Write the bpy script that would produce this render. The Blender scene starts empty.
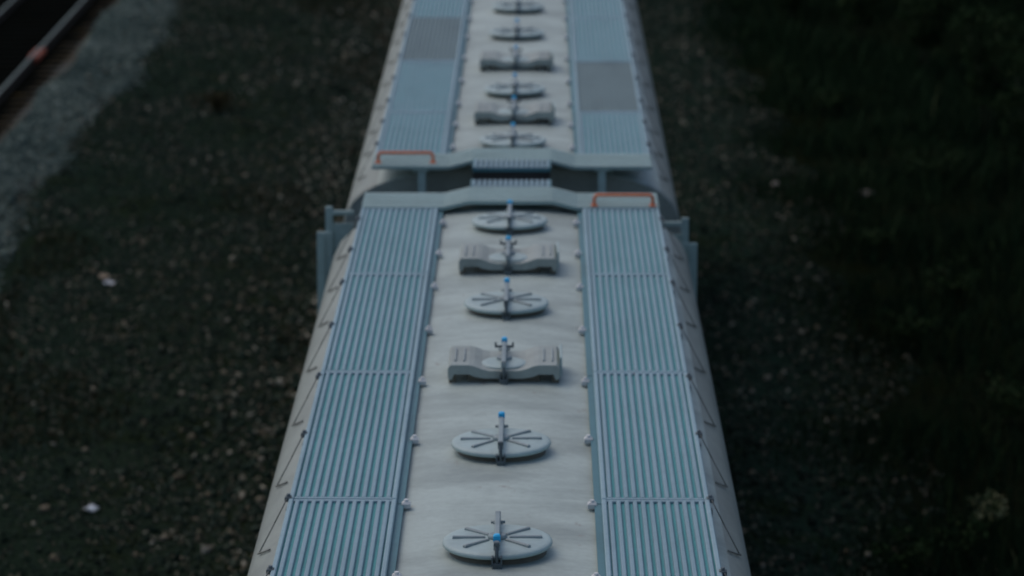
import bpy, math, random
import numpy as np
from mathutils import Vector, Matrix

random.seed(7)
rng = np.random.default_rng(7)
S = bpy.context.scene
COL = S.collection
R = math.radians

# ------------------------------------------------------------------ camera
F_PX = 3400.0                      # focal length in pixels of a 1024 px wide frame
CAM_Z, CAM_X = 10.61, 0.219
PITCH, YAW = R(12.97), R(0.41)
cam_d = bpy.data.cameras.new('camera')
cam = bpy.data.objects.new('camera', cam_d)
COL.objects.link(cam)
cam.location = (CAM_X, 0.0, CAM_Z)
cam.rotation_euler = (R(90) - PITCH, 0.0, YAW)
cam_d.sensor_width = 36.0
cam_d.lens = F_PX / 1024.0 * 36.0
cam_d.clip_start, cam_d.clip_end = 0.5, 3000.0
cam_d.dof.use_dof = True
cam_d.dof.focus_distance = 17.8
cam_d.dof.aperture_fstop = 1.9
cam_d.dof.aperture_blades = 9
S.camera = cam

# ------------------------------------------------------------------ sky, sun, exposure
SUN_EL, SUN_AZ = R(56), R(-50)     # azimuth clockwise from +Y: the light comes from beyond, on the left
w = bpy.data.worlds.new('World')
S.world = w
w.use_nodes = True
nt = w.node_tree
bg = nt.nodes['Background']
sky = nt.nodes.new('ShaderNodeTexSky')
sky.sky_type = 'NISHITA'
sky.sun_disc = False
sky.sun_elevation = SUN_EL
sky.sun_rotation = SUN_AZ
sky.air_density = 1.0
sky.dust_density = 2.5
sky.ozone_density = 1.6
nt.links.new(sky.outputs[0], bg.inputs[0])
bg.inputs[1].default_value = 0.095
sun_d = bpy.data.lights.new('sun', 'SUN')
sun = bpy.data.objects.new('sun', sun_d)
COL.objects.link(sun)
sun_d.energy = 0.58
sun_d.angle = R(60)
sun_d.color = (1.0, 0.84, 0.74)
sv = Vector((math.sin(SUN_AZ) * math.cos(SUN_EL), math.cos(SUN_AZ) * math.cos(SUN_EL), math.sin(SUN_EL)))
sun.rotation_euler = sv.to_track_quat('Z', 'Y').to_euler()
vs = S.view_settings
vs.view_transform = 'Standard'
vs.look = 'None'
vs.exposure = 0.27
vs.gamma = 1.0
vs.use_curve_mapping = False

def at(px, py, z):
    """pixel -> world point on the horizontal plane at height z"""
    d = Vector(((px - 512.0) / F_PX, (288.0 - py) / F_PX, -1.0))
    d = cam.rotation_euler.to_matrix() @ d
    t = (z - CAM_Z) / d.z
    return Vector((CAM_X, 0, CAM_Z)) + d * t

# ------------------------------------------------------------------ mesh helpers
class MB:
    def __init__(self):
        self.v, self.f, self.s = [], [], []
    def add(self, vs_, fs, smooth=False):
        n = len(self.v)
        self.v += [tuple(p) for p in vs_]
        for f in fs:
            self.f.append(tuple(i + n for i in f)); self.s.append(smooth)
        return self
    def box(self, c, size, rot=None, bevel=0.0):
        cx, cy, cz = c; a, b, d = (s * .5 for s in size)
        if bevel > 0:
            q = bevel
            pts = []
            for z, k in ((-d, 0), (d - q, 0), (d, q)):
                for x, y in ((-1, -1), (1, -1), (1, 1), (-1, 1)):
                    pts.append(Vector((x * (a - k), y * (b - k), z)))
            fs = [(3, 2, 1, 0), (8, 9, 10, 11)]
            for l in (0, 4):
                for i in range(4):
                    j = (i + 1) % 4
                    fs.append((l + i, l + j, l + 4 + j, l + 4 + i))
        else:
            pts = [Vector((x * a, y * b, z * d)) for z in (-1, 1) for x, y in ((-1, -1), (1, -1), (1, 1), (-1, 1))]
            fs = [(3, 2, 1, 0), (4, 5, 6, 7), (0, 1, 5, 4), (1, 2, 6, 5), (2, 3, 7, 6), (3, 0, 4, 7)]
        if rot is not None:
            pts = [rot @ p for p in pts]
        return self.add([p + Vector(c) for p in pts], fs)
    def tube(self, path, r, n=8, smooth=True, cap=True):
        path = [Vector(p) for p in path]
        rs = r if isinstance(r, (list, tuple)) else [r] * len(path)
        rings = []
        prev = None
        for i, p in enumerate(path):
            t = (path[min(i + 1, len(path) - 1)] - path[max(i - 1, 0)]).normalized()
            u = prev - t * prev.dot(t) if prev is not None else t.orthogonal()
            u.normalize(); prev = u
            v = t.cross(u)
            rings.append([p + (u * math.cos(2 * math.pi * k / n) + v * math.sin(2 * math.pi * k / n)) * rs[i] for k in range(n)])
        vs_ = [q for ring in rings for q in ring]
        fs = []
        for i in range(len(path) - 1):
            for k in range(n):
                k2 = (k + 1) % n
                fs.append((i * n + k, i * n + k2, (i + 1) * n + k2, (i + 1) * n + k))
        self.add(vs_, fs, smooth)
        if cap:
            m = len(self.v) - len(vs_)
            self.f.append(tuple(m + k for k in reversed(range(n)))); self.s.append(False)
            self.f.append(tuple(m + (len(path) - 1) * n + k for k in range(n))); self.s.append(False)
        return self
    def lathe(self, prof, n=40, c=(0, 0, 0), smooth=True):
        """profile [(r,z)] top to bottom, round Z"""
        vs_, fs = [], []
        for r, z in prof:
            for k in range(n):
                a = 2 * math.pi * k / n
                vs_.append((c[0] + r * math.cos(a), c[1] + r * math.sin(a), c[2] + z))
        m = len(prof)
        for i in range(m - 1):
            for k in range(n):
                k2 = (k + 1) % n
                fs.append((i * n + k, (i + 1) * n + k, (i + 1) * n + k2, i * n + k2))
        self.add(vs_, fs, smooth)
        b = len(self.v) - len(vs_)
        self.f.append(tuple(b + k for k in range(n))); self.s.append(False)
        self.f.append(tuple(b + (m - 1) * n + k for k in reversed(range(n)))); self.s.append(False)
        return self
    def extrude_xz(self, prof, y0, y1, smooth=False, caps=True):
        """closed outline in x,z (counter-clockwise seen from -y) extruded along y"""
        n = len(prof)
        vs_ = [(x, y0, z) for x, z in prof] + [(x, y1, z) for x, z in prof]
        fs = [(i, (i + 1) % n, n + (i + 1) % n, n + i) for i in range(n)]
        self.add(vs_, fs, smooth)
        if caps:
            b = len(self.v) - 2 * n
            self.f.append(tuple(b + i for i in reversed(range(n)))); self.s.append(False)
            self.f.append(tuple(b + n + i for i in range(n))); self.s.append(False)
        return self
    def mesh(self, name, mat):
        m = bpy.data.meshes.new(name)
        m.from_pydata(self.v, [], self.f)
        m.polygons.foreach_set('use_smooth', self.s)
        m.materials.append(mat)
        import bmesh
        b = bmesh.new(); b.from_mesh(m)
        bmesh.ops.recalc_face_normals(b, faces=b.faces)
        b.to_mesh(m); b.free()
        return m

def obj(name, mesh, parent=None, loc=(0, 0, 0), rot=(0, 0, 0)):
    o = bpy.data.objects.new(name, mesh)
    COL.objects.link(o)
    o.parent = parent
    o.location = loc
    o.rotation_euler = rot
    return o

def tag(o, label=None, cat=None, group=None, kind=None):
    if label: o['label'] = label
    if cat: o['category'] = cat
    if group: o['group'] = group
    if kind: o['kind'] = kind
    return o

# ------------------------------------------------------------------ materials
def new_mat(name):
    m = bpy.data.materials.new(name)
    m.use_nodes = True
    t = m.node_tree
    return m, t, t.nodes['Principled BSDF']

def ramp(t, fac, stops):
    r = t.nodes.new('ShaderNodeValToRGB')
    els = r.color_ramp.elements
    while len(els) < len(stops): els.new(0.5)
    for e, (p, c) in zip(els, stops):
        e.position = p; e.color = (*c, 1)
    t.links.new(fac, r.inputs[0])
    return r.outputs[0]

def noise(t, scale, vec=None, detail=5, rough=.6, stretch=None):
    n = t.nodes.new('ShaderNodeTexNoise')
    n.inputs['Scale'].default_value = scale
    n.inputs['Detail'].default_value = detail
    n.inputs['Roughness'].default_value = rough
    if vec is None:
        g = t.nodes.new('ShaderNodeNewGeometry'); vec = g.outputs['Position']
    if stretch:
        mp = t.nodes.new('ShaderNodeMapping')
        mp.inputs['Scale'].default_value = stretch
        t.links.new(vec, mp.inputs[0]); vec = mp.outputs[0]
    t.links.new(vec, n.inputs['Vector'])
    return n.outputs['Fac']

def mix(t, fac, a, b, mode='MIX'):
    m = t.nodes.new('ShaderNodeMix'); m.data_type = 'RGBA'; m.blend_type = mode
    for sock, val in ((m.inputs[0], fac), (m.inputs[6], a), (m.inputs[7], b)):
        if hasattr(val, 'links'): t.links.new(val, sock)
        elif isinstance(val, (int, float)): sock.default_value = val
        else: sock.default_value = (*val, 1)
    return m.outputs[2]

def bump(t, h, bsdf, strength=.3, dist=.01):
    b = t.nodes.new('ShaderNodeBump')
    b.inputs['Strength'].default_value = strength
    b.inputs['Distance'].default_value = dist
    t.links.new(h, b.inputs['Height'])
    t.links.new(b.outputs[0], bsdf.inputs['Normal'])

def paint(name, base, dirt, wear=(.35, .3, .26), rough=.55, amount=(.45, .75), stretch=(1, 1, 1), metal=0.0, rust=0.0, spec=.4):
    m, t, b = new_mat(name)
    n1 = noise(t, 2.2, stretch=stretch, detail=8, rough=.65)
    n2 = noise(t, 23, detail=4)
    f1 = ramp(t, n1, [(amount[0], (0, 0, 0)), (amount[1], (1, 1, 1))])
    c = mix(t, f1, base, dirt)
    f2 = ramp(t, n2, [(.3, (.92, .92, .92)), (.7, (1.04, 1.04, 1.04))])
    c = mix(t, 1.0, c, f2, 'MULTIPLY')
    if rust:
        n3 = noise(t, 5.1, detail=9, rough=.75, stretch=(1, .6, 1))
        f3 = ramp(t, n3, [(.66 - rust, (0, 0, 0)), (.72 - rust * .5, (1, 1, 1))])
        c = mix(t, f3, c, wear)
    t.links.new(c, b.inputs['Base Color'])
    b.inputs['Roughness'].default_value = rough
    b.inputs['Metallic'].default_value = metal
    b.inputs['Specular IOR Level'].default_value = spec
    bump(t, n2, b, .06, .004)
    return m

M = {}
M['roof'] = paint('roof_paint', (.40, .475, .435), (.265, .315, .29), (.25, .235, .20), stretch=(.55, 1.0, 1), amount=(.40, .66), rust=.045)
M['side'] = paint('side_paint_shaded', (.265, .305, .275), (.195, .225, .205), (.20, .175, .14), stretch=(1, .5, 1.6), amount=(.36, .68), rust=.04)  # roof paint taken darker: the shade on the walls is put into the colour
M['tread'] = paint('galvanised_tread', (.21, .32, .37), (.16, .26, .30), rough=.5, stretch=(1, .4, 1), metal=.0, rust=.0)
M['tread_dark'] = paint('worn_tread', (.135, .205, .215), (.10, .155, .165), rough=.6, stretch=(1, .4, 1))
M['pan'] = paint('tread_pan_shaded', (.05, .285, .30), (.04, .215, .23), rough=.6)  # dark teal: shade of the valleys between slats is painted in
M['edge'] = paint('edge_angle', (.06, .175, .205), (.04, .12, .14), rough=.5, stretch=(1, .4, 1))
M['lip'] = paint('bright_lip', (.24, .365, .41), (.185, .285, .32), rough=.5, stretch=(1, .4, 1), wear=(.32, .17, .10), rust=.03)
M['cross'] = paint('crosswalk_plate', (.34, .46, .44), (.26, .355, .34), rough=.55)
M['lid'] = paint('hatch_lid', (.35, .455, .445), (.27, .35, .345), rough=.5)
M['rib'] = paint('hatch_rib', (.27, .325, .33), (.21, .255, .26), rough=.55)
M['bar'] = paint('grey_bar', (.24, .30, .31), (.16, .20, .21), rough=.5)
M['steel'] = paint('dark_steel', (.10, .13, .14), (.06, .075, .08), rough=.5, metal=.3)
M['coaming'] = paint('hatch_coaming', (.14, .125, .095), (.08, .075, .06), rough=.7)
M['saddle'] = paint('saddle_hatch', (.30, .345, .32), (.20, .225, .205), rough=.55)
M['blue'] = paint('blue_seal', (.02, .46, .80), (.015, .36, .68), rough=.4)
M['bolt'] = paint('pale_bolt', (.62, .64, .62), (.45, .47, .46), rough=.45)
M['orange'] = paint('orange_rail', (.75, .20, .07), (.55, .14, .05), rough=.45)
M['bracket'] = paint('bracket', (.22, .23, .21), (.15, .16, .145), rough=.6)
M['under'] = paint('underframe', (.05, .05, .048), (.03, .028, .026), rough=.8)
M['rust'] = paint('rusty_steel', (.03, .024, .018), (.02, .016, .013), rough=.85, spec=.05)
M['railtop'] = paint('worn_rail', (.09, .125, .115), (.06, .08, .075), rough=.6, metal=.2, spec=.2)
M['joint'] = paint('red_joint', (.34, .07, .03), (.22, .05, .025), rough=.7)
M['sleeper'] = paint('sleeper_wood', (.006, .007, .006), (.003, .004, .0035), rough=.9, stretch=(.5, 3, 1), spec=0.0)
M['paper'] = paint('white_scrap', (.75, .78, .80), (.6, .62, .64), rough=.7)
M['tan'] = paint('tan_scrap', (.35, .27, .19), (.25, .2, .14), rough=.8)
M['palestone'] = paint('pale_stone', (.30, .27, .23), (.2, .18, .16), rough=.85)
M['bark'] = paint('bark', (.055, .045, .036), (.03, .025, .02), rough=.9, stretch=(4, 4, .6))
M['stem'] = paint('green_stem', (.05, .06, .028), (.035, .04, .02), rough=.8)

def attr_mat(name, attr, stops, rough=.8, translucent=0.0, nscale=40):
    """colour from a per-piece random number stored on the mesh"""
    m, t, b = new_mat(name)
    a = t.nodes.new('ShaderNodeAttribute'); a.attribute_name = attr
    c = ramp(t, a.outputs['Fac'], stops)
    n = ramp(t, noise(t, nscale), [(.3, (.75, .75, .75)), (.7, (1.2, 1.2, 1.2))])
    c = mix(t, 1.0, c, n, 'MULTIPLY')
    t.links.new(c, b.inputs['Base Color'])
    b.inputs['Roughness'].default_value = rough
    b.inputs['Specular IOR Level'].default_value = .04
    return m
M['stone'] = attr_mat('ballast_stone', 'tint', [(0, (.005, .011, .008)), (.38, (.020, .036, .026)), (.62, (.052, .066, .048)), (.80, (.135, .112, .078)), (1, (.31, .30, .24))])
M['palegravel'] = attr_mat('pale_gravel', 'tint', [(0, (.03, .052, .046)), (.5, (.085, .12, .105)), (1, (.21, .245, .21))])
M['grass'] = attr_mat('grass_blades', 'tint', [(0, (.008, .020, .009)), (.6, (.018, .038, .015)), (.9, (.034, .055, .02)), (1, (.085, .09, .04))], nscale=3)
M['leaf'] = attr_mat('leaves', 'tint', [(0, (.010, .024, .009)), (.7, (.022, .042, .015)), (1, (.045, .065, .024))], nscale=3)
M['dryleaf'] = attr_mat('dry_leaves', 'tint', [(0, (.022, .022, .010)), (.7, (.05, .044, .02)), (1, (.11, .085, .042))], nscale=3)
M['flower'] = attr_mat('cream_flowers', 'tint', [(0, (.10, .12, .05)), (1, (.42, .42, .24))], nscale=9)

# ------------------------------------------------------------------ ground
BED_X = at(0, 91, .345).x - .7535      # middle of the parallel track
BAND_A = at(0, 136, .05).x            # brown edge and pale gravel band beside it
BAND_B = at(0, 252, .0).x
def height(x, y):
    x = np.asarray(x, float); y = np.asarray(y, float)
    h = .035 * np.sin(x * 1.3 + y * .31) + .03 * np.sin(y * .8 - x * .7) + .02 * np.sin(x * 2.9 + 1.7 * np.cos(y * .53))
    # shallow beds under both tracks
    h = h * np.clip((np.abs(x) - 1.6) / .8, 0, 1) * np.clip((np.abs(x - BED_X) - 2.0) / .8, 0, 1)
    h = h + .12 * np.clip((2.1 - np.abs(x)) / .6, 0, 1)
    h = h + .16 * np.clip((2.4 - np.abs(x - BED_X)) / .7, 0, 1)
    h = h - .12 * np.clip((x - 3.6) / 2.0, 0, 1)
    return h

def ground_mat():
    m, t, b = new_mat('ground_soil')
    g = t.nodes.new('ShaderNodeNewGeometry')
    sp = t.nodes.new('ShaderNodeSeparateXYZ'); t.links.new(g.outputs['Position'], sp.inputs[0])
    nz = noise(t, .55, detail=8, rough=.7)
    ad = t.nodes.new('ShaderNodeMath'); ad.operation = 'MULTIPLY_ADD'
    t.links.new(nz, ad.inputs[0]); ad.inputs[1].default_value = 1.6; t.links.new(sp.outputs[0], ad.inputs[2])
    mr = t.nodes.new('ShaderNodeMapRange')
    mr.inputs[1].default_value = -13.0; mr.inputs[2].default_value = 9.0
    t.links.new(ad.outputs[0], mr.inputs[0])
    def px(X): return (X + .8 + 13.0) / 22.0
    base = ramp(t, mr.outputs[0], [(0, (.004, .005, .004)), (px(BAND_A - .25), (.005, .006, .005)), (px(BAND_A), (.055, .048, .034)),
                                   (px(BAND_A + .35), (.08, .092, .09)), (px(BAND_B - .35), (.08, .092, .09)), (px(BAND_B), (.012, .023, .016)),
                                   (px(-1.5), (.013, .020, .013)), (px(3.3), (.012, .026, .019)), (px(4.4), (.006, .009, .005))])
    n2 = ramp(t, noise(t, 14, detail=8, rough=.75), [(.3, (.55, .55, .55)), (.7, (1.5, 1.45, 1.4))])
    n3 = ramp(t, noise(t, .9, detail=5), [(.5, (0, 0, 0)), (.68, (1, 1, 1))])
    c = mix(t, n3, base, mix(t, 1.0, base, (.85, .75, .5), 'MULTIPLY'))
    c = mix(t, 1.0, c, n2, 'MULTIPLY')
    t.links.new(c, b.inputs['Base Color'])
    b.inputs['Roughness'].default_value = .95
    b.inputs['Specular IOR Level'].default_value = 0.0
    bump(t, noise(t, 22, detail=6), b, .6, .03)
    return m

xs = np.unique(np.concatenate([[-900, -300, -120, -60, -35], np.arange(-25, 26, .35), [35, 60, 120, 300, 900]]))
ys = np.unique(np.concatenate([[-900, -300, -100, -40, -10], np.arange(5, 120, .5), [140, 200, 400, 1500]]))
GX, GY = np.meshgrid(xs, ys)
fade = np.clip((120 - np.abs(GY - 40)) / 40, 0, 1) * np.clip((60 - np.abs(GX)) / 30, 0, 1)
GZ = height(GX, GY) * fade
gv = np.stack([GX.ravel(), GY.ravel(), GZ.ravel()], 1)
nx, ny = len(xs), len(ys)
gf = [(j * nx + i, j * nx + i + 1, (j + 1) * nx + i + 1, (j + 1) * nx + i) for j in range(ny - 1) for i in range(nx - 1)]
gm = bpy.data.meshes.new('ground'); gm.from_pydata(gv.tolist(), [], gf)
gm.polygons.foreach_set('use_smooth', [True] * len(gf))
gm.materials.append(ground_mat())
tag(obj('ground', gm), kind='structure')

# ------------------------------------------------------------------ railway tracks
def rail_profile():
    h = [(.070, 0), (.070, .012), (.012, .035), (.010, .105), (.034, .118), (.036, .140), (.028, .148)]
    return h + [(-x, z) for x, z in reversed(h)]
rail_web = MB().extrude_xz(rail_profile(), -30, 150).mesh('rail', M['rust'])
rail_web.materials.append(M['railtop'])
for p in rail_web.polygons:
    if abs(p.normal.z) > .9 and p.center.z > .14: p.material_index = 1
sl_m = MB().box((0, 0, 0), (2.6, .23, .18), bevel=.012).mesh('sleeper', M['sleeper'])
def track(X, zr, y0, y1, joints=()):
    e = obj('railway_track', None, None, (X, 0, 0)); tag(e, kind='structure')
    for s in (-1, 1):
        r = obj('rail', rail_web, e, (s * .7535, 0, zr - .148))
        for (side, y) in joints:
            if side == s:
                j = MB()
                j.box((-.055, 0, .07), (.07, 1.15, .11), bevel=.01).box((.055, 0, .07), (.07, 1.15, .11), bevel=.01)
                for k in range(4):
                    j.box((.10, -.4 + k * .27, .07), (.04, .05, .05), bevel=.005)
                obj('joint_bar', j.mesh('joint_bar', M['joint']), r, (0, y, 0))
    y = y0
    while y < y1:
        obj('sleeper', sl_m, e, (0, y, zr - .148 - .09), (0, 0, random.uniform(-.015, .015)))
        y += .6
    return e
RAIL_TOP = .30
track(0, RAIL_TOP, 8, 52)
pj = at(33, 52, .33)
track(BED_X, .345, 48, 90, joints=[(1, pj.y)])

# ------------------------------------------------------------------ hopper cars
ZW = 4.75                            # height of the roof walkways
HALF = 8.75                          # half the walkway length
PROF = [(0, -.03), (.3, -.038), (.585, -.065), (.85, -.105), (1.08, -.150), (1.24, -.205), (1.37, -.275), (1.47, -.37),
        (1.535, -.50), (1.57, -.68), (1.583, -1.0), (1.585, -2.2), (1.56, -2.9), (1.50, -3.15)]
def roof_z(x):
    x = abs(x)
    for (a, za), (b, zb) in zip(PROF, PROF[1:]):
        if a <= x <= b and b > a:
            return za + (zb - za) * (x - a) / (b - a)
    return PROF[-1][1]

def build_body():
    b = MB()
    half = PROF
    outline = [(x, z) for x, z in half] + [(.45, -3.65), (-.45, -3.65)] + [(-x, z) for x, z in reversed(half[1:])]
    ys_ = [-9.14, -9.12, -8.95] + list(np.linspace(-8.0, 8.0, 17)) + [8.95, 9.12, 9.14]
    n = len(outline); vs_ = []; fs = []
    for i, y in enumerate(ys_):
        k = .995 if i in (0, len(ys_) - 1) else 1.0
        lift = 0
        for x, z in outline:
            zz = z
            if z < -3.1 and abs(y) > 6.0:                 # the floor rises to the bogies at both ends
                zz = z + (abs(y) - 6.0) / 3.2 * 1.5 if z < -3.4 else z + (abs(y) - 6.0) / 3.2 * 1.1
            if abs(y) == 9.14:
                x, zz = x * .994, zz - .012 if zz > -1 else zz
            vs_.append((x, y, zz))
    for i in range(len(ys_) - 1):
        for k in range(n):
            k2 = (k + 1) % n
            fs.append((i * n + k, (i + 1) * n + k, (i + 1) * n + k2, i * n + k2))
    b.add(vs_, fs, True)
    m0 = len(b.v) - len(vs_)
    b.f.append(tuple(m0 + k for k in range(n))); b.s.append(False)
    b.f.append(tuple(m0 + (len(ys_) - 1) * n + k for k in range(n))); b.s.append(False)
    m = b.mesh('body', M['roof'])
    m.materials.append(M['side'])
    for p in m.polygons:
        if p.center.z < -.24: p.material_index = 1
    return m

def seam_mesh():
    b = MB()
    pts = [-x for x, z in reversed(PROF[1:6])] + [x for x, z in PROF[:6]]
    vs_, fs = [], []
    for x in pts:
        z = roof_z(x)
        vs_ += [(x, -.09, z - .002), (x, -.03, z + .008), (x, .03, z + .008), (x, .09, z - .002)]
    for i in range(len(pts) - 1):
        for k in range(3):
            fs.append((i * 4 + k, i * 4 + k + 1, (i + 1) * 4 + k + 1, (i + 1) * 4 + k))
    b.add(vs_, fs, True)
    return b.mesh('weld_seam', M['roof'])

XI, XO = .592, 1.272                 # inner and outer edge of a walkway
SLATS = 12
X_A, X_B = XI + .055, XO - .030      # slatted part
PIT = (X_B - X_A) / SLATS
def slat_mesh(L, mat):
    a = PIT * .245
    prof = [(-a - .005, -.018), (a + .005, -.018), (a, -.003), (a - .004, 0), (-a + .004, 0), (-a, -.003)]
    return MB().extrude_xz(prof, -L / 2, L / 2).mesh('slat', mat)
def pan_mesh(L, mat):
    b = MB()
    b.box((0, 0, -.020), (X_B - X_A, L, .006))
    return b.mesh('walkway_panel', mat)

def tie_mesh():
    return MB().box((0, 0, -.012), (X_B - X_A - .002, .030, .022), bevel=.004).mesh('tie_bar', M['lip'])
TIE = tie_mesh()

def lid_mesh():
    b = MB()
    b.lathe([(.07, .006), (.20, .004), (.288, .0), (.306, -.005), (.317, -.012), (.319, -.026), (.312, -.034), (.28, -.036)], 48)
    return b.mesh('round_hatch', M['lid'])
MESH = {}
MESH['body'] = build_body()
MESH['seam'] = seam_mesh()
MESH['lid'] = lid_mesh()
MESH['coaming'] = MB().lathe([(.262, .0), (.262, -.03), (.285, -.05), (.30, -.07)], 40).mesh('coaming', M['coaming'])
MESH['rib'] = MB().box((.165, 0, .008), (.19, .022, .016), bevel=.005).mesh('rib', M['rib'])
def clamp_mesh():
    b = MB()
    b.box((0, 0, .047), (.034, .66, .034), bevel=.006)           # hold-down bar over the lid
    b.lathe([(.045, .030), (.055, .022), (.055, .0)], 16)        # boss in the middle
    return b.mesh('clamp_bar', M['bar'])
MESH['clamp'] = clamp_mesh()
def latch_mesh():
    b = MB()                                                     # eye bolt and its lug at the front
    b.tube([(0, 0, -.095), (0, 0, .085)], .011, 8)
    b.box((0, .012, -.07), (.05, .05, .06), bevel=.006)
    b.box((0, 0, .074), (.034, .03, .02), bevel=.004)
    for s in (-1, 1): b.box((s * .026, .012, -.03), (.010, .05, .05), bevel=.003)
    return b.mesh('latch_bolt', M['steel'])
MESH['latch'] = latch_mesh()
def hinge_mesh():
    b = MB()
    for s in (-1, 1): b.box((s * .022, 0, -.02), (.010, .05, .16), bevel=.004)
    b.tube([(-.042, 0, .055), (.042, 0, .055)], .009, 8)
    b.box((0, 0, .075), (.034, .03, .09), bevel=.005)
    return b.mesh('hinge_post', M['bar'])
MESH['hinge'] = hinge_mesh()
def tag_mesh():
    b = MB()
    b.lathe([(.016, .034), (.021, .028), (.021, .0), (.016, -.004)], 14)
    b.box((0, -.016, .012), (.040, .016, .036), bevel=.004)
    return b.mesh('seal_tag', M['blue'])
MESH['tag'] = tag_mesh()
def saddle_mesh():
    t = [(-.385, .072), (-.365, .095), (-.24, .095), (-.205, .088), (-.15, .066), (-.10, .055), (.10, .055), (.15, .066), (.205, .088), (.24, .095), (.365, .095), (.385, .072)]
    bt = [(.385, .0), (.36, -.01), (.34, .03), (.24, .03), (.20, .012), (.13, .0), (-.13, .0), (-.20, .012), (-.24, .03), (-.34, .03), (-.36, -.01), (-.385, .0)]
    b = MB().extrude_xz(list(reversed(bt)) + list(reversed(t)), -.28, .28)
    return b.mesh('saddle_hatch', M['saddle'])
MESH['saddle'] = saddle_mesh()
def sad_base():
    b = MB()
    b.box((0, .0, -.01), (.50, .44, .05))
    for s in (-1, 1):
        b.box((s * .355, -.2, -.02), (.05, .05, .06)); b.box((s * .355, .2, -.02), (.05, .05, .06))
    return b.mesh('saddle_base', M['coaming'])
MESH['sbase'] = sad_base()
MESH['sslot'] = MB().box((0, 0, .004), (.012, .34, .016), bevel=.003).mesh('ridge', M['rib'])
MESH['sdisc'] = MB().lathe([(.11, .012), (.15, .010), (.16, .004), (.16, -.004)], 32).mesh('centre_disc', M['lid'])
MESH['send'] = MB().box((0, 0, 0), (.016, .40, .13), bevel=.004).mesh('end_plate', M['lid'])
MESH['cbar'] = MB().box((0, 0, 0), (.13, .016, .016), bevel=.003).box((-.06, 0, .014), (.014, .016, .034), bevel=.003).box((.06, 0, .014), (.014, .016, .034), bevel=.004).mesh('cross_lug', M['steel'])
MESH['bolt'] = MB().box((0, 0, 0), (.055, .06, .035), bevel=.01).tube([(0, 0, .0), (0, 0, .032)], .014, 8).mesh('bolt', M['bolt'])
MESH['obolt'] = MB().box((0, 0, 0), (.045, .05, .03), bevel=.006).tube([(0, 0, .0), (0, 0, .03)], .012, 8).mesh('bolt', M['steel'])

def bracket_mesh(sgn):
    b = MB()
    # support strut from the walkway's outer edge down on to the curved side of the body, with a foot
    p = [(1.285, .0), (1.36, -.15), (1.46, -.345)]
    for (xa, za), (xb, zb) in zip(p, p[1:]):
        a, c = Vector((sgn * xa, 0, za)), Vector((sgn * xb, 0, zb))
        b.tube([a, c], .0042, 6)
    b.tube([(sgn * 1.465, 0, -.345), (sgn * 1.38, -.15, -.272)], .006, 6)
    b.tube([(sgn * 1.0, 0, -.045), (sgn * 1.27, 0, -.045)], .014, 6)
    b.box((sgn * .93, 0, -.085), (.72, .05, .06))
    return b.mesh('bracket', M['bracket'])
MESH['br'] = {s: bracket_mesh(s) for s in (-1, 1)}

def beam_mesh(L):
    b = MB().box((0, 0, -.012), (.030, L, .030), bevel=.006)
    return b.mesh('edge_lip', M['lip'])
def angle_mesh(L):
    b = MB().box((0, 0, -.040), (.052, L, .018)).box((-.002, 0, -.062), (.020, L, .03))
    return b.mesh('edge_angle', M['edge'])

def cross_mesh():
    # crosswalk plate: level over the side walkways, raised over the crown of the roof
    top = [(-XO, .008), (-.575, .008), (-.36, .062), (.36, .062), (.575, .008), (XO, .008)]
    b = MB()
    n = len(top)
    b.extrude_xz([(x, z - .012) for x, z in top] + list(reversed(top)), 0, .60)
    # folded-down edges front and back
    for y in (.006, .594):
        b.extrude_xz([(x, z - .034) for x, z in top] + [(x, z - .0125) for x, z in reversed(top)], y - .005, y + .005)
    for k in range(7):                                   # raised treads across the plate
        y = .07 + k * .077
        b.extrude_xz([(x, z - .002) for x, z in top] + [(x, z + .006) for x, z in reversed(top)], y - .010, y + .010)
    for s in (-1, 1):                                    # legs down to the roof
        for xx in (.46, .90):
            b.box((s * xx, .30, roof_z(xx) * .5 - .03), (.05, .05, abs(roof_z(xx)) + .0), None)
    return b.mesh('crosswalk', M['cross'])
MESH['cross'] = cross_mesh()
def grate_slat():
    return MB().box((0, .165, 0), (.028, .33, .022), bevel=.005).mesh('slat', M['tread'])
MESH['gslat'] = grate_slat()
MESH['gframe'] = MB().box((-.345, .165, -.012), (.016, .34, .045)).box((.345, .165, -.012), (.016, .34, .045)).box((0, .328, -.018), (.674, .016, .03)).box((0, .165, -.022), (.674, .30, .006)).mesh('end_grating', M['edge'])
MESH['gshade'] = MB().box((0, .29, -.115), (.70, .03, .15), bevel=.006).mesh('shade_bar', M['under'])  # dark bar added to stand for the black shade below the end grating
def grab_mesh():
    r = .048
    p = [(-.25, 0, -.03), (-.25, 0, .035)]
    for k in range(1, 5):
        a = math.pi / 2 * k / 4
        p.append((-.25 + r * .6 * (1 - math.cos(a)), 0, .035 + r * .8 * math.sin(a)))
    p += [(-x, y, z) for x, y, z in reversed(p)]
    b = MB().tube(p, .0145, 10)
    for s in (-1, 1): b.box((s * .25, 0, -.018), (.055, .07, .02), bevel=.005)
    return b.mesh('grab_rail', M['orange'])
MESH['grab'] = grab_mesh()
def post_mesh(s):
    b = MB()
    b.box((s * 1.615, 0, -1.52), (.135, .022, 2.40), bevel=.006)
    b.box((s * 1.555, .04, -1.30), (.012, .09, 1.9))
    return b.mesh('end_post', M['cross'])
MESH['post'] = {s: post_mesh(s) for s in (-1, 1)}
MESH['upright'] = {s: MB().box((s * 1.575, .028, -.75), (.062, .030, 1.30), bevel=.008).box((s * 1.62, .0, -.60), (.012, .06, .5)).mesh('upright', M['cross']) for s in (-1, 1)}
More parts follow.
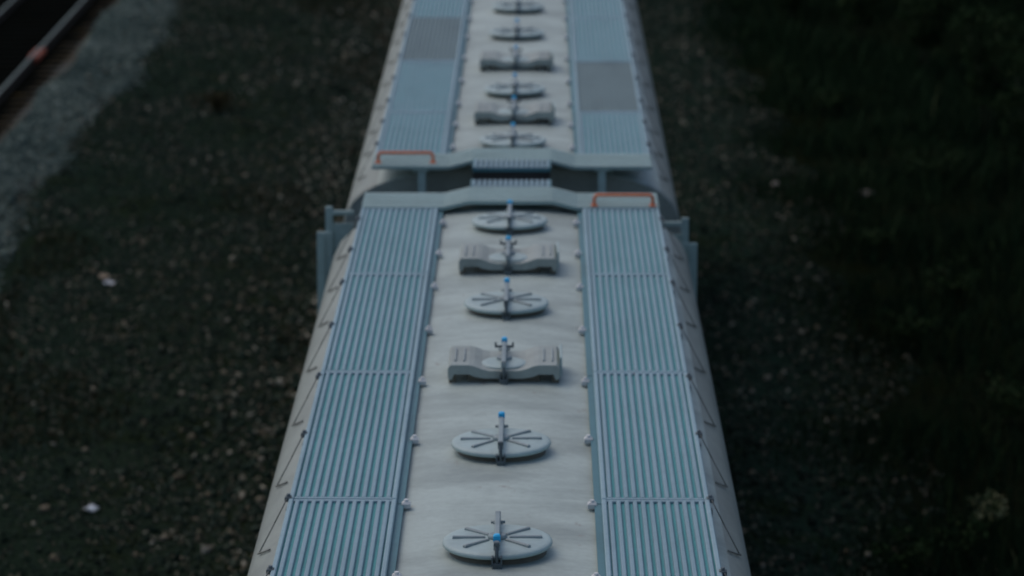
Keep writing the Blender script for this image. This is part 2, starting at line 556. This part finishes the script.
MESH['toprail'] = {s: MB().box((s * 1.46, .03, -.155), (.20, .035, .04), bevel=.008).box((s * 1.46, .03, -.40), (.20, .012, .30)).mesh('top_bar', M['cross']) for s in (-1, 1)}
def ladder_mesh(s):
    b = MB()
    for k in range(7): b.tube([(s * 1.16, 0, -.55 - k * .38), (s * 1.56, 0, -.55 - k * .38)], .011, 6)
    return b.mesh('ladder_rungs', M['cross'])
MESH['ladder'] = {s: ladder_mesh(s) for s in (-1, 1)}
MESH['gusset'] = MB().box((0, 0, -.20), (.07, .03, .34), bevel=.006).box((0, 0, -.03), (.13, .05, .03)).mesh('gusset', M['cross'])

# running gear (hidden from above, but the cars must stand on something)
def wheel_mesh():
    b = MB()
    b.lathe([(.08, .065), (.30, .045), (.40, .065), (.455, .06), (.46, -.03), (.49, -.055), (.49, -.07), (.40, -.06), (.30, -.03), (.08, -.06)], 32)
    for i, (x, y, z) in enumerate(b.v): b.v[i] = (z, x, y)
    return b.mesh('wheel', M['rust'])
MESH['wheel'] = wheel_mesh()
def bogie_mesh():
    b = MB()
    for s in (-1, 1):
        b.extrude_xz([(-1.15, .05), (-.9, -.12), (-.45, -.22), (.45, -.22), (.9, -.12), (1.15, .05), (1.0, .14), (.5, .2), (-.5, .2), (-1.0, .14)], s * 1.0 - .06, s * 1.0 + .06)
    b.v = [(-y, x, z) for x, y, z in b.v]
    b.box((0, 0, .16), (2.1, .36, .26), bevel=.02)
    for y in (-.86, .86): b.tube([(-1.0, y, 0), (1.0, y, 0)], .085, 12)
    b.tube([(0, 0, .2), (0, 0, .62)], .2, 12)
    return b.mesh('bogie', M['under'])
MESH['bogie'] = bogie_mesh()
def coupler_mesh():
    b = MB()
    b.box((0, -.42, 0), (.24, .80, .22), bevel=.02)
    b.box((0, .10, 0), (.34, .24, .28), bevel=.03)
    return b.mesh('coupler', M['rust'])
MESH['coupler'] = coupler_mesh()
MESH['sill'] = MB().box((0, 0, 0), (.5, 18.4, .32), bevel=.02).mesh('centre_sill', M['under'])
MESH['outlet'] = MB().add([(-.9, -1.5, .0), (.9, -1.5, .0), (.9, 1.5, .0), (-.9, 1.5, .0), (-.25, -.3, -.32), (.25, -.3, -.32), (.25, .3, -.32), (-.25, .3, -.32)],
                          [(0, 1, 2, 3), (4, 5, 6, 7), (0, 1, 5, 4), (1, 2, 6, 5), (2, 3, 7, 6), (3, 0, 4, 7)]).mesh('hopper_outlet', M['under'])

SEAMS_A = [-8.75, -6.2, -3.1, 0.0, 3.1, 6.2, 8.75]
SEAMS_B = [-8.75, -6.45, -3.3, -.05, 2.9, 5.8, 8.75]
BRK = [0, 1.45, 2.95, 4.45, 5.85, 7.05, 8.25]
_cache = {}
def cached(key, fn):
    if key not in _cache: _cache[key] = fn()
    return _cache[key]

def round_hatch(car, y, front_tag=False, jit=0.0):
    zl = roof_z(0) + .070
    h = obj('round_hatch', MESH['lid'], car, (0, y, ZW + zl), (random.uniform(-.01, .01), random.uniform(-.012, .012), 0))
    obj('coaming', MESH['coaming'], h, (0, 0, -.030))
    for a in (0, 45, 135, 180, 225, 315):
        obj('rib', MESH['rib'], h, (0, 0, .001), (0, 0, R(a) + random.uniform(-.03, .03)))
    obj('clamp_bar', MESH['clamp'], h)
    obj('latch_bolt', MESH['latch'], h, (0, -.345, 0))
    obj('hinge_post', MESH['hinge'], h, (0, .35, -.06))
    obj('seal_tag', MESH['tag'], h, (0, -.22 if front_tag else .36, .060 if front_tag else .054))
    return h

def saddle_hatch(car, y):
    zl = roof_z(0) + .04
    h = obj('saddle_hatch', MESH['saddle'], car, (0, y, ZW + zl - .01))
    obj('saddle_base', MESH['sbase'], h, (0, 0, 0))
    for x in (-.335, -.275, .275, .335):
        obj('ridge', MESH['sslot'], h, (x, 0, .095))
    obj('end_plate', MESH['send'], h, (.395, .02, .062))
    obj('centre_disc', MESH['sdisc'], h, (0, -.08, .059))
    cb = obj('clamp_bar', MESH['clamp'], h, (0, 0, .062))
    obj('cross_lug', MESH['cbar'], h, (0, .17, .118))
    obj('latch_bolt', MESH['latch'], h, (0, -.31, .045))
    obj('hinge_post', MESH['hinge'], h, (0, .30, .01))
    obj('seal_tag', MESH['tag'], h, (0, .31, .115))
    return h

def hopper_car(Yc, hatches, label, dark=(), SEAMS=None, grab=.04):
    car = obj('covered_hopper_car', None, None, (0, Yc, RAIL_TOP * 0))
    tag(car, label, 'rail car', 'coupled hopper cars on the track')
    body = obj('body', MESH['body'], car, (0, 0, ZW))
    hs = sorted(hatches)
    for a, b in zip(hs, hs[1:]):
        obj('weld_seam', MESH['seam'], body, (0, (a[0] + b[0]) / 2 - .05, 0))
    for s in (-1, 1):
        for i, (y0, y1) in enumerate(zip(SEAMS, SEAMS[1:])):
            L = y1 - y0 - .012
            dk = (s, i) in dark
            tm = M['tread_dark'] if dk else M['tread']
            pm = cached(('p', round(L, 3), dk), lambda: pan_mesh(L, M['tread_dark'] if dk else M['pan']))
            sm = cached(('s', round(L, 3), dk), lambda: slat_mesh(L - .07, tm))
            dz = random.uniform(-.003, .003)
            p = obj('walkway_panel', pm, car, (s * (X_A + X_B) / 2, (y0 + y1) / 2, ZW + dz), (0, random.uniform(-.004, .004), 0))
            for k in range(SLATS):
                obj('slat', sm, p, (-(X_B - X_A) / 2 + PIT * (k + .5), 0, random.uniform(-.001, .001)))
            for q in (-1, 1): obj('tie_bar', TIE, p, (0, q * (L / 2 - .017), 0))
            lm = cached(('l', round(L, 3)), lambda: beam_mesh(L))
            am = cached(('a', round(L, 3)), lambda: angle_mesh(L))
            obj('edge_lip', lm, p, (s * ((XO - .015) - (X_A + X_B) / 2), 0, 0))
            obj('edge_lip', lm, p, (s * ((X_A - .013) - (X_A + X_B) / 2), 0, 0))
            obj('edge_angle', am, p, (s * ((XI + .010) - (X_A + X_B) / 2), 0, 0))
        for yb in sorted(set([q for q in BRK] + [-q for q in BRK])):
            bk = obj('bracket', MESH['br'][s], car, (0, yb + random.uniform(-.015, .015), ZW))
            obj('bolt', MESH['bolt'], bk, (s * (XI - .030), 0, -.030))
            obj('bolt', MESH['obolt'], bk, (s * (XO + .004), .03, -.004))
    for e in (-1, 1):
        cw = obj('crosswalk', MESH['cross'], car, (0, e * (HALF + .004), ZW), (0, 0, 0 if e > 0 else math.pi))
        gr = obj('end_grating', MESH['gframe'], cw, (0, .602, .058), (R(-1), 0, 0))
        obj('shade_bar', MESH['gshade'], cw, (0, .602, .058))
        for k in range(15):
            gs = obj('slat', MESH['gslat'], cw, (-.322 + k * .046, .602, .058), (R(-1), 0, 0))
        obj('grab_rail', MESH['grab'], cw, (.97, grab, .03))
        for s in (-1, 1):
            obj('gusset', MESH['gusset'], cw, (s * .82, .56, -.0))
    for s in (-1, 1):
        ep = obj('end_post', MESH['post'][s], car, (-.055 if s > 0 else -.01, 9.26, ZW - (.095 if s > 0 else 0)))
        obj('upright', MESH['upright'][s], ep); obj('top_bar', MESH['toprail'][s], ep); obj('ladder_rungs', MESH['ladder'][s], ep)
    for y, kind, ft in hatches:
        if kind == 'S': saddle_hatch(car, y)
        else: round_hatch(car, y, ft)
    obj('centre_sill', MESH['sill'], car, (0, 0, 1.06))
    for y in (-4.2, 0, 4.2): obj('hopper_outlet', MESH['outlet'], car, (0, y, 1.13))
    for e in (-1, 1):
        bo = obj('bogie', MESH['bogie'], car, (0, e * 7.0, RAIL_TOP + .46))
        for y in (-.86, .86):
            for s in (-1, 1): obj('wheel', MESH['wheel'], bo, (s * .765, y, 0), (0, 0, 0 if s > 0 else math.pi))
        obj('coupler', MESH['coupler'], car, (0, e * 9.58, RAIL_TOP + .72), (0, 0, 0 if e > 0 else math.pi))
    return car

def hy(py):                          # distance of a hatch whose middle shows at row py
    return at(505, py, ZW + .062).y
Y1 = 19.75
Y2 = 39.70
near = [(hy(535) - Y1, 'D', True), (hy(436.5) - Y1, 'D', False), (hy(360) - Y1, 'S', False), (hy(297.5) - Y1, 'D', False), (hy(255) - Y1, 'S', False), (hy(216) - Y1, 'D', False)]
near += [(-3.1, 'S', False), (-4.93, 'D', False), (-6.43, 'S', False), (-7.9, 'D', False)]
far = [(hy(136) - Y2, 'D', False), (hy(110) - Y2, 'S', False), (hy(85) - Y2, 'D', False), (hy(58) - Y2, 'S', False), (hy(29) - Y2, 'D', False), (hy(3) - Y2, 'D', False)]
far += [(3.1, 'S', False), (4.93, 'D', False), (6.43, 'S', False), (7.9, 'D', False)]
hopper_car(Y1, near, 'pale grey covered hopper car with evenly blue-grey ribbed roof walkways', SEAMS=SEAMS_A)
hopper_car(Y2, far, 'pale grey covered hopper car with a dark worn panel in each roof walkway', dark={(-1, 2), (1, 1)}, SEAMS=SEAMS_B, grab=.46)

# ------------------------------------------------------------------ ballast stones
def scatter_mesh(name, pos, size, tint, mat, kind='stone'):
    n = len(pos)
    if kind == 'stone':               # crushed stone: a jittered octahedron
        base = np.array([(1, 0, 0), (-1, 0, 0), (0, 1, 0), (0, -1, 0), (0, 0, 1), (0, 0, -1)], float)
        tri = np.array([(0, 2, 4), (2, 1, 4), (1, 3, 4), (3, 0, 4), (2, 0, 5), (1, 2, 5), (3, 1, 5), (0, 3, 5)])
        v = base[None] * rng.uniform(.55, 1.25, (n, 6, 1)) + rng.normal(0, .16, (n, 6, 3))
        v *= np.stack([rng.uniform(.8, 1.3, n), rng.uniform(.7, 1.1, n), rng.uniform(.5, .9, n)], 1)[:, None]
        # random rotations
        q = rng.normal(size=(n, 4)); q /= np.linalg.norm(q, axis=1, keepdims=True)
        a, b, c, d = q.T
        Rm = np.stack([1 - 2 * (c * c + d * d), 2 * (b * c - a * d), 2 * (b * d + a * c),
                       2 * (b * c + a * d), 1 - 2 * (b * b + d * d), 2 * (c * d - a * b),
                       2 * (b * d - a * c), 2 * (c * d + a * b), 1 - 2 * (b * b + c * c)], 1).reshape(n, 3, 3)
        v = np.einsum('nij,nkj->nki', Rm, v) * size[:, None, None] + pos[:, None]
    m = bpy.data.meshes.new(name)
    nv = v.shape[1]
    V = v.reshape(-1, 3); T = (tri[None] + (np.arange(n) * nv)[:, None, None]).reshape(-1, 3)
    fill(m, V, T, np.repeat(tint, nv), mat)
    return m

def fill(m, V, T, tint, mat):
    k = T.shape[1]
    m.vertices.add(len(V)); m.vertices.foreach_set('co', np.ascontiguousarray(V, dtype=np.float32).ravel())
    m.loops.add(T.size); m.loops.foreach_set('vertex_index', T.astype(np.int32).ravel())
    m.polygons.add(len(T)); m.polygons.foreach_set('loop_start', np.arange(0, T.size, k, dtype=np.int32))
    m.update(calc_edges=True)
    at_ = m.attributes.new('tint', 'FLOAT', 'POINT')
    at_.data.foreach_set('value', np.asarray(tint, dtype=np.float32))
    m.materials.append(mat)
    m.validate()

def field(n, x0, x1, y0, y1):
    return rng.uniform(x0, x1, n), rng.uniform(y0, y1, n)
def blotch(x, y, s, seed):
    r = np.random.default_rng(seed); o = np.zeros_like(x)
    for k in range(7):
        a = r.uniform(0, 2 * np.pi); f = s * r.uniform(.5, 1.8)
        o += np.sin((x * np.cos(a) + y * np.sin(a)) * f + r.uniform(0, 6.3))
    return o / 7 * 1.6

x, y = field(235000, -8.2, 5.2, 26, 84)
bl = blotch(x, y, 1.6, 3)
nearT = np.clip((-1.7 - x) / 3.0, 0, 1)                        # sparser away from the train
keep = (np.abs(x) > 1.0)
den = np.where(x < 0, .95 - .45 * nearT * (bl > .05), .95 - .3 * np.clip((x - 3.2) / 1.6, 0, 1))
keep &= rng.uniform(size=len(x)) < den
keep &= (x < 4.6 + .5 * blotch(x, y, .9, 8))
inview = (x > -5.6 - (y - 33) * .16)
keep &= inview
x, y, bl = x[keep], y[keep], bl[keep]
size = rng.gamma(5, .0065, len(x)) + .006
big = np.clip((4.2 + x) / 2.4, 0, 1) * (x < 0)
size *= .70 + .42 * big
tint = np.clip(rng.beta(1.1, 1.9, len(x)) + .17 * big - .14 * (bl > .35) * (1 - big) , 0, 1)
pos = np.stack([x, y, height(x, y) + size * .25], 1)
tag(obj('ballast', scatter_mesh('ballast', pos, size, tint, M['stone'])), 'loose dark grey and brown ballast stones strewn beside the train', 'gravel', kind='stuff')

x, y = field(60000, BAND_A - .4, BAND_B + .6, 40, 88)
edge = .22 * blotch(x, y, 1.1, 21)
keep = (x > BAND_A + .15 + edge) & (x < BAND_B - .1 + 1.6 * edge + rng.normal(0, .14, len(x)))
x, y = x[keep], y[keep]
size = rng.gamma(5, .0055, len(x)) + .008
tint = np.clip(rng.beta(2.2, 2.4, len(x)) + .2 * blotch(x, y, 1.8, 5), 0, 1)
pos = np.stack([x, y, height(x, y) + size * .3], 1)
tag(obj('gravel_strip', scatter_mesh('gravel_strip', pos, size, tint, M['palegravel'])), 'band of pale grey gravel along the shoulder of the parallel track', 'gravel', kind='stuff')

# ------------------------------------------------------------------ grass, weeds, shrubs, trees
def blades(name, x, y, h, mat, lean=.5, wd=.008, tint=None):
    n = len(x); z = height(x, y)
    a = rng.uniform(0, 2 * np.pi, n); b = rng.uniform(0, 2 * np.pi, n)
    l = h * rng.uniform(.1, 1, n) * lean
    d = np.stack([np.cos(b) * l, np.sin(b) * l], 1)
    wv = np.stack([np.cos(a), np.sin(a)], 1) * (wd * rng.uniform(.6, 1.5, n))[:, None]
    P = np.stack([x, y], 1)
    def lay(k, zz, ww): return np.concatenate([P + d * k + wv * ww, (z + h * zz)[:, None]], 1)
    V = np.stack([lay(0, -.02, -1), lay(0, -.02, 1), lay(.35, .6, .85), lay(.35, .6, -.85), lay(1, 1, 0)], 1)
    base = (np.arange(n) * 5)[:, None]
    T = np.concatenate([base + np.array([[0, 1, 2]]), base + np.array([[0, 2, 3]]), base + np.array([[3, 2, 4]])])
    m = bpy.data.meshes.new(name)
    if tint is None: tint = rng.beta(1.6, 2.6, n)
    fill(m, V.reshape(-1, 3), T, np.repeat(tint, 5), mat)
    return m

x, y = field(150000, 2.9, 14, 28, 92)
bl = blotch(x, y, 1.2, 11)
p = np.clip((x - 3.3 + .9 * bl) / 1.6, 0, 1) * (.55 + .45 * (bl > -.2))
keep = (rng.uniform(size=len(x)) < p) & (x < 6.3 + (y - 33) * .16)
x, y, bl = x[keep], y[keep], bl[keep]
h = rng.gamma(4, .05, len(x)) * (1 + .9 * np.clip(bl, -.6, 1)) * np.clip((x - 2.5) / 2.5, .35, 1.1)
tag(obj('grass', blades('grass', x, y, h, M['grass'], .6, .010, np.clip(rng.beta(1.5, 2.6, len(x)) + .15 * blotch(x, y, 2.2, 14), 0, 1))),
    'dark rough grass and weeds covering the bank beside the train', 'grass', kind='stuff')
x, y = field(52000, -7.2, -1.9, 30, 80)
bl = blotch(x, y, 1.0, 17)
keep = (bl > .22) & (x > -5.6 - (y - 33) * .16)
x, y = x[keep], y[keep]
tag(obj('ground_weeds', blades('ground_weeds', x, y, rng.gamma(3, .022, len(x)), M['dryleaf'], 1.0, .009)),
    'low withered brown weeds among the stones between the tracks', 'weeds', kind='stuff')

def leaf_cloud(name, centres, rad, n, size, mat, flat=.0, tintb=(1.8, 2.2)):
    """n leaf-sized faces in clumps around the given centres"""
    c = np.asarray(centres, float); rad = np.asarray(rad, float)
    k = rng.integers(0, len(c), n)
    d = rng.normal(size=(n, 3)); d /= np.linalg.norm(d, axis=1, keepdims=True)
    P = c[k] + d * (rad[k] * rng.uniform(.25, 1, n) ** .5)[:, None] * np.array([1, 1, .75])
    u = rng.normal(size=(n, 3)); u[:, 2] -= .25; u /= np.linalg.norm(u, axis=1, keepdims=True)
    q = rng.normal(size=(n, 3)); q[:, 2] *= (1 - flat)
    s = np.cross(u, q); s /= np.linalg.norm(s, axis=1, keepdims=True)
    L = size * rng.uniform(.6, 1.4, n)
    nn = np.cross(u, s)
    a = P - u * L[:, None] * .5; b = P + u * L[:, None] * .5
    m1 = P + s * (L * .3)[:, None] + nn * (L * .08)[:, None]; m2 = P - s * (L * .3)[:, None] + nn * (L * .08)[:, None]
    V = np.stack([a, m1, b, m2], 1)
    T = np.concatenate([(np.arange(n) * 4)[:, None] + np.array([[0, 1, 2]]), (np.arange(n) * 4)[:, None] + np.array([[0, 2, 3]])])
    m = bpy.data.meshes.new(name)
    fill(m, V.reshape(-1, 3), T, np.repeat(rng.beta(*tintb, n), 4), mat)
    return m

def plant(name, px, py, label, cat, h, spread, stems, leaves, leaf, mat, group=None, flowers=0, flower_size=.03):
    g = at(px, py, 0.0)
    z = float(height(g.x, g.y))
    e = obj(name, None, None, (g.x, g.y, z)); tag(e, label, cat, group)
    st = MB(); tips, mids = [], []
    for k in range(stems):
        a = 2 * math.pi * k / stems + random.uniform(-.5, .5)
        l = h * random.uniform(.65, 1.0); r = spread * random.uniform(.4, 1.0)
        pth = [(0 + .02 * math.cos(a), .02 * math.sin(a), -.03), (r * .3 * math.cos(a), r * .3 * math.sin(a), l * .5), (r * math.cos(a), r * math.sin(a), l)]
        st.tube(pth, [.008 * h + .003, .006 * h + .002, .002], 5)
        tips.append(pth[2]); mids.append(pth[1]); mids.append(tuple((Vector(pth[1]) + Vector(pth[2])) * .5))
    obj('stems', st.mesh('stems', M['stem']), e)
    cs = tips + mids
    obj('foliage', leaf_cloud('foliage', cs, [spread * .34] * len(cs), leaves, leaf, mat), e)
    if flowers:
        for x_, y_, z_ in tips:
            obj('flower_head', leaf_cloud('flower_head', [(0, 0, .02)], [spread * .42], flowers // len(tips), flower_size, M['flower'], tintb=(2, 2)), e, (x_, y_, z_))['kind'] = 'stuff'
    return e

plant('flowering_weed', 988, 537, 'weed with cream flower heads on the dark grassy bank', 'weed', .55, .22, 9, 420, .05, M['leaf'], flowers=270, flower_size=.03)
plant('dry_weed', 218, 112, 'withered brown weed tuft on the gravel between the tracks', 'weed', .35, .26, 11, 620, .06, M['dryleaf'])
for i, (px, py, hh, sp, n) in enumerate([(985, 135, 2.3, .75, 3200), (925, 70, 1.9, .7, 2600), (1030, 190, 2.2, .7, 3000), (860, 40, 1.5, .6, 2200), (790, 18, 1.3, .6, 2000), (1040, 60, 2.6, .9, 3400)]):
    lb = ['tall dark shrub standing highest at the edge of the grass', 'leafy dark shrub in the shade beyond the grassy bank'][0 if i == 0 else 1]
    plant('shrub', px, py, lb, 'shrub', hh, sp, 9, n, .085, M['leaf'], 'shrubs beyond the grassy bank')
for i, (px, py, hh, sp) in enumerate([(905, 345, .5, .35), (955, 300, .6, .4), (870, 250, .45, .35), (960, 560, .5, .3), (905, 575, .45, .3), (1010, 420, .6, .4), (830, 110, .5, .4), (930, 180, .6, .45)]):
    plant('low_bush', px, py, 'low leafy green clump growing in the dark grass', 'plant', hh, sp, 7, 500, .07, M['leaf'], 'leafy clumps in the grass')

def tree_meshes(seed, H):
    r = random.Random(seed)
    b = MB()
    b.tube([(0, 0, -.1), (.05, .03, H * .2), (-.04, .08, H * .45), (.05, .02, H * .75), (.0, .0, H * .93)], [.26, .2, .15, .08, .03], 9)
    cs, rd = [], []
    for k in range(16):
        a = k * 2.4 + r.uniform(-.3, .3); z0 = H * (.22 + .6 * k / 16)
        l = (1 - abs(k / 16 - .35)) * H * .27 * r.uniform(.8, 1.15)
        p0 = Vector((0, 0, z0)); p1 = Vector((math.cos(a) * l * .5, math.sin(a) * l * .5, z0 + l * .3)); p2 = Vector((math.cos(a) * l, math.sin(a) * l, z0 + l * .45))
        b.tube([p0, p1, p2], [.07, .045, .015], 6)
        for p_, q in ((p1, .8), (p2, 1.0), (p2 + Vector((r.uniform(-.7, .7), r.uniform(-.7, .7), r.uniform(.2, 1.0))), .8)):
            cs.append(tuple(p_)); rd.append(q * H * .085)
    cs.append((0, 0, H * .95)); rd.append(H * .07)
    return b.mesh('trunk', M['bark']), leaf_cloud('crown', cs, rd, 11000, .17, M['leaf'])
TR = [tree_meshes(1, 10.5), tree_meshes(2, 12.0)]
for i, (X, Y) in enumerate([(10.2, 67), (13.6, 58), (11.2, 75), (8.4, 82), (13.3, 47), (12.8, 38), (15.0, 68), (13.0, 29), (6.6, 90), (13.5, 84)]):
    t_, c_ = TR[i % 2]
    e = obj('tree', None, None, (X, Y, float(height(X, Y))), (0, 0, i * 1.7))
    e.scale = [random.uniform(.9, 1.12)] * 3
    tag(e, 'leafy tree in the dark row beyond the grassy bank', 'tree', 'trees beyond the grassy bank')
    obj('trunk', t_, e); obj('crown', c_, e)

# ------------------------------------------------------------------ litter and single stones
def crumpled(name, px, py, size, mat, label, cat, group=None):
    g = at(px, py, 0.0)
    n = 5; pts = []; fs = []
    for j in range(n):
        for i in range(n):
            pts.append(((i / 4 - .5) * size[0] + random.uniform(-.012, .012), (j / 4 - .5) * size[1] + random.uniform(-.012, .012), random.uniform(0, 1) * size[2]))
    for j in range(n - 1):
        for i in range(n - 1):
            a = j * n + i; fs.append((a, a + 1, a + n + 1, a + n))
    k = len(pts)
    pts += [(x_, y_, z_ - .006) for x_, y_, z_ in pts]
    fs += [tuple(reversed([q + k for q in f])) for f in fs]
    rim = [i for i in range(n)] + [j * n + n - 1 for j in range(1, n)] + [(n - 1) * n + i for i in range(n - 2, -1, -1)] + [j * n for j in range(n - 2, 0, -1)]
    for i in range(len(rim)):
        a, b_ = rim[i], rim[(i + 1) % len(rim)]; fs.append((a, b_, b_ + k, a + k))
    o = obj(name, MB().add(pts, fs).mesh(name, mat), None, (g.x, g.y, float(height(g.x, g.y)) + .045), (0, 0, random.uniform(0, 3)))
    return tag(o, label, cat, group)
crumpled('paper_scrap', 110, 288, (.11, .15, .06), M['paper'], 'crumpled white scrap beside a tan one on dark gravel', 'litter')
crumpled('cardboard_scrap', 104, 280, (.12, .16, .04), M['tan'], 'tan cardboard scrap lying against a white scrap', 'litter')
crumpled('paper_scrap', 91, 512, (.12, .12, .05), M['paper'], 'lone white paper scrap on the coarse ballast', 'litter')
def rock(px, py, size, label):
    g = at(px, py, 0.0); b = MB()
    prof = []
    import bmesh
    bm = bmesh.new(); bmesh.ops.create_icosphere(bm, subdivisions=2, radius=1)
    for v in bm.verts:
        v.co = Vector((v.co.x * size[0], v.co.y * size[1], v.co.z * size[2])) * random.uniform(.82, 1.12)
    m = bpy.data.meshes.new('stone'); bm.to_mesh(m); bm.free(); m.materials.append(M['palestone'])
    o = obj('stone', m, None, (g.x, g.y, float(height(g.x, g.y)) + size[2] * .3))
    return tag(o, label, 'stone')
rock(866, 189, (.17, .11, .07), 'flat pale stone lying in the dark grass')
rock(776, 186, (.08, .08, .06), 'small pale rounded stone at the grass edge')
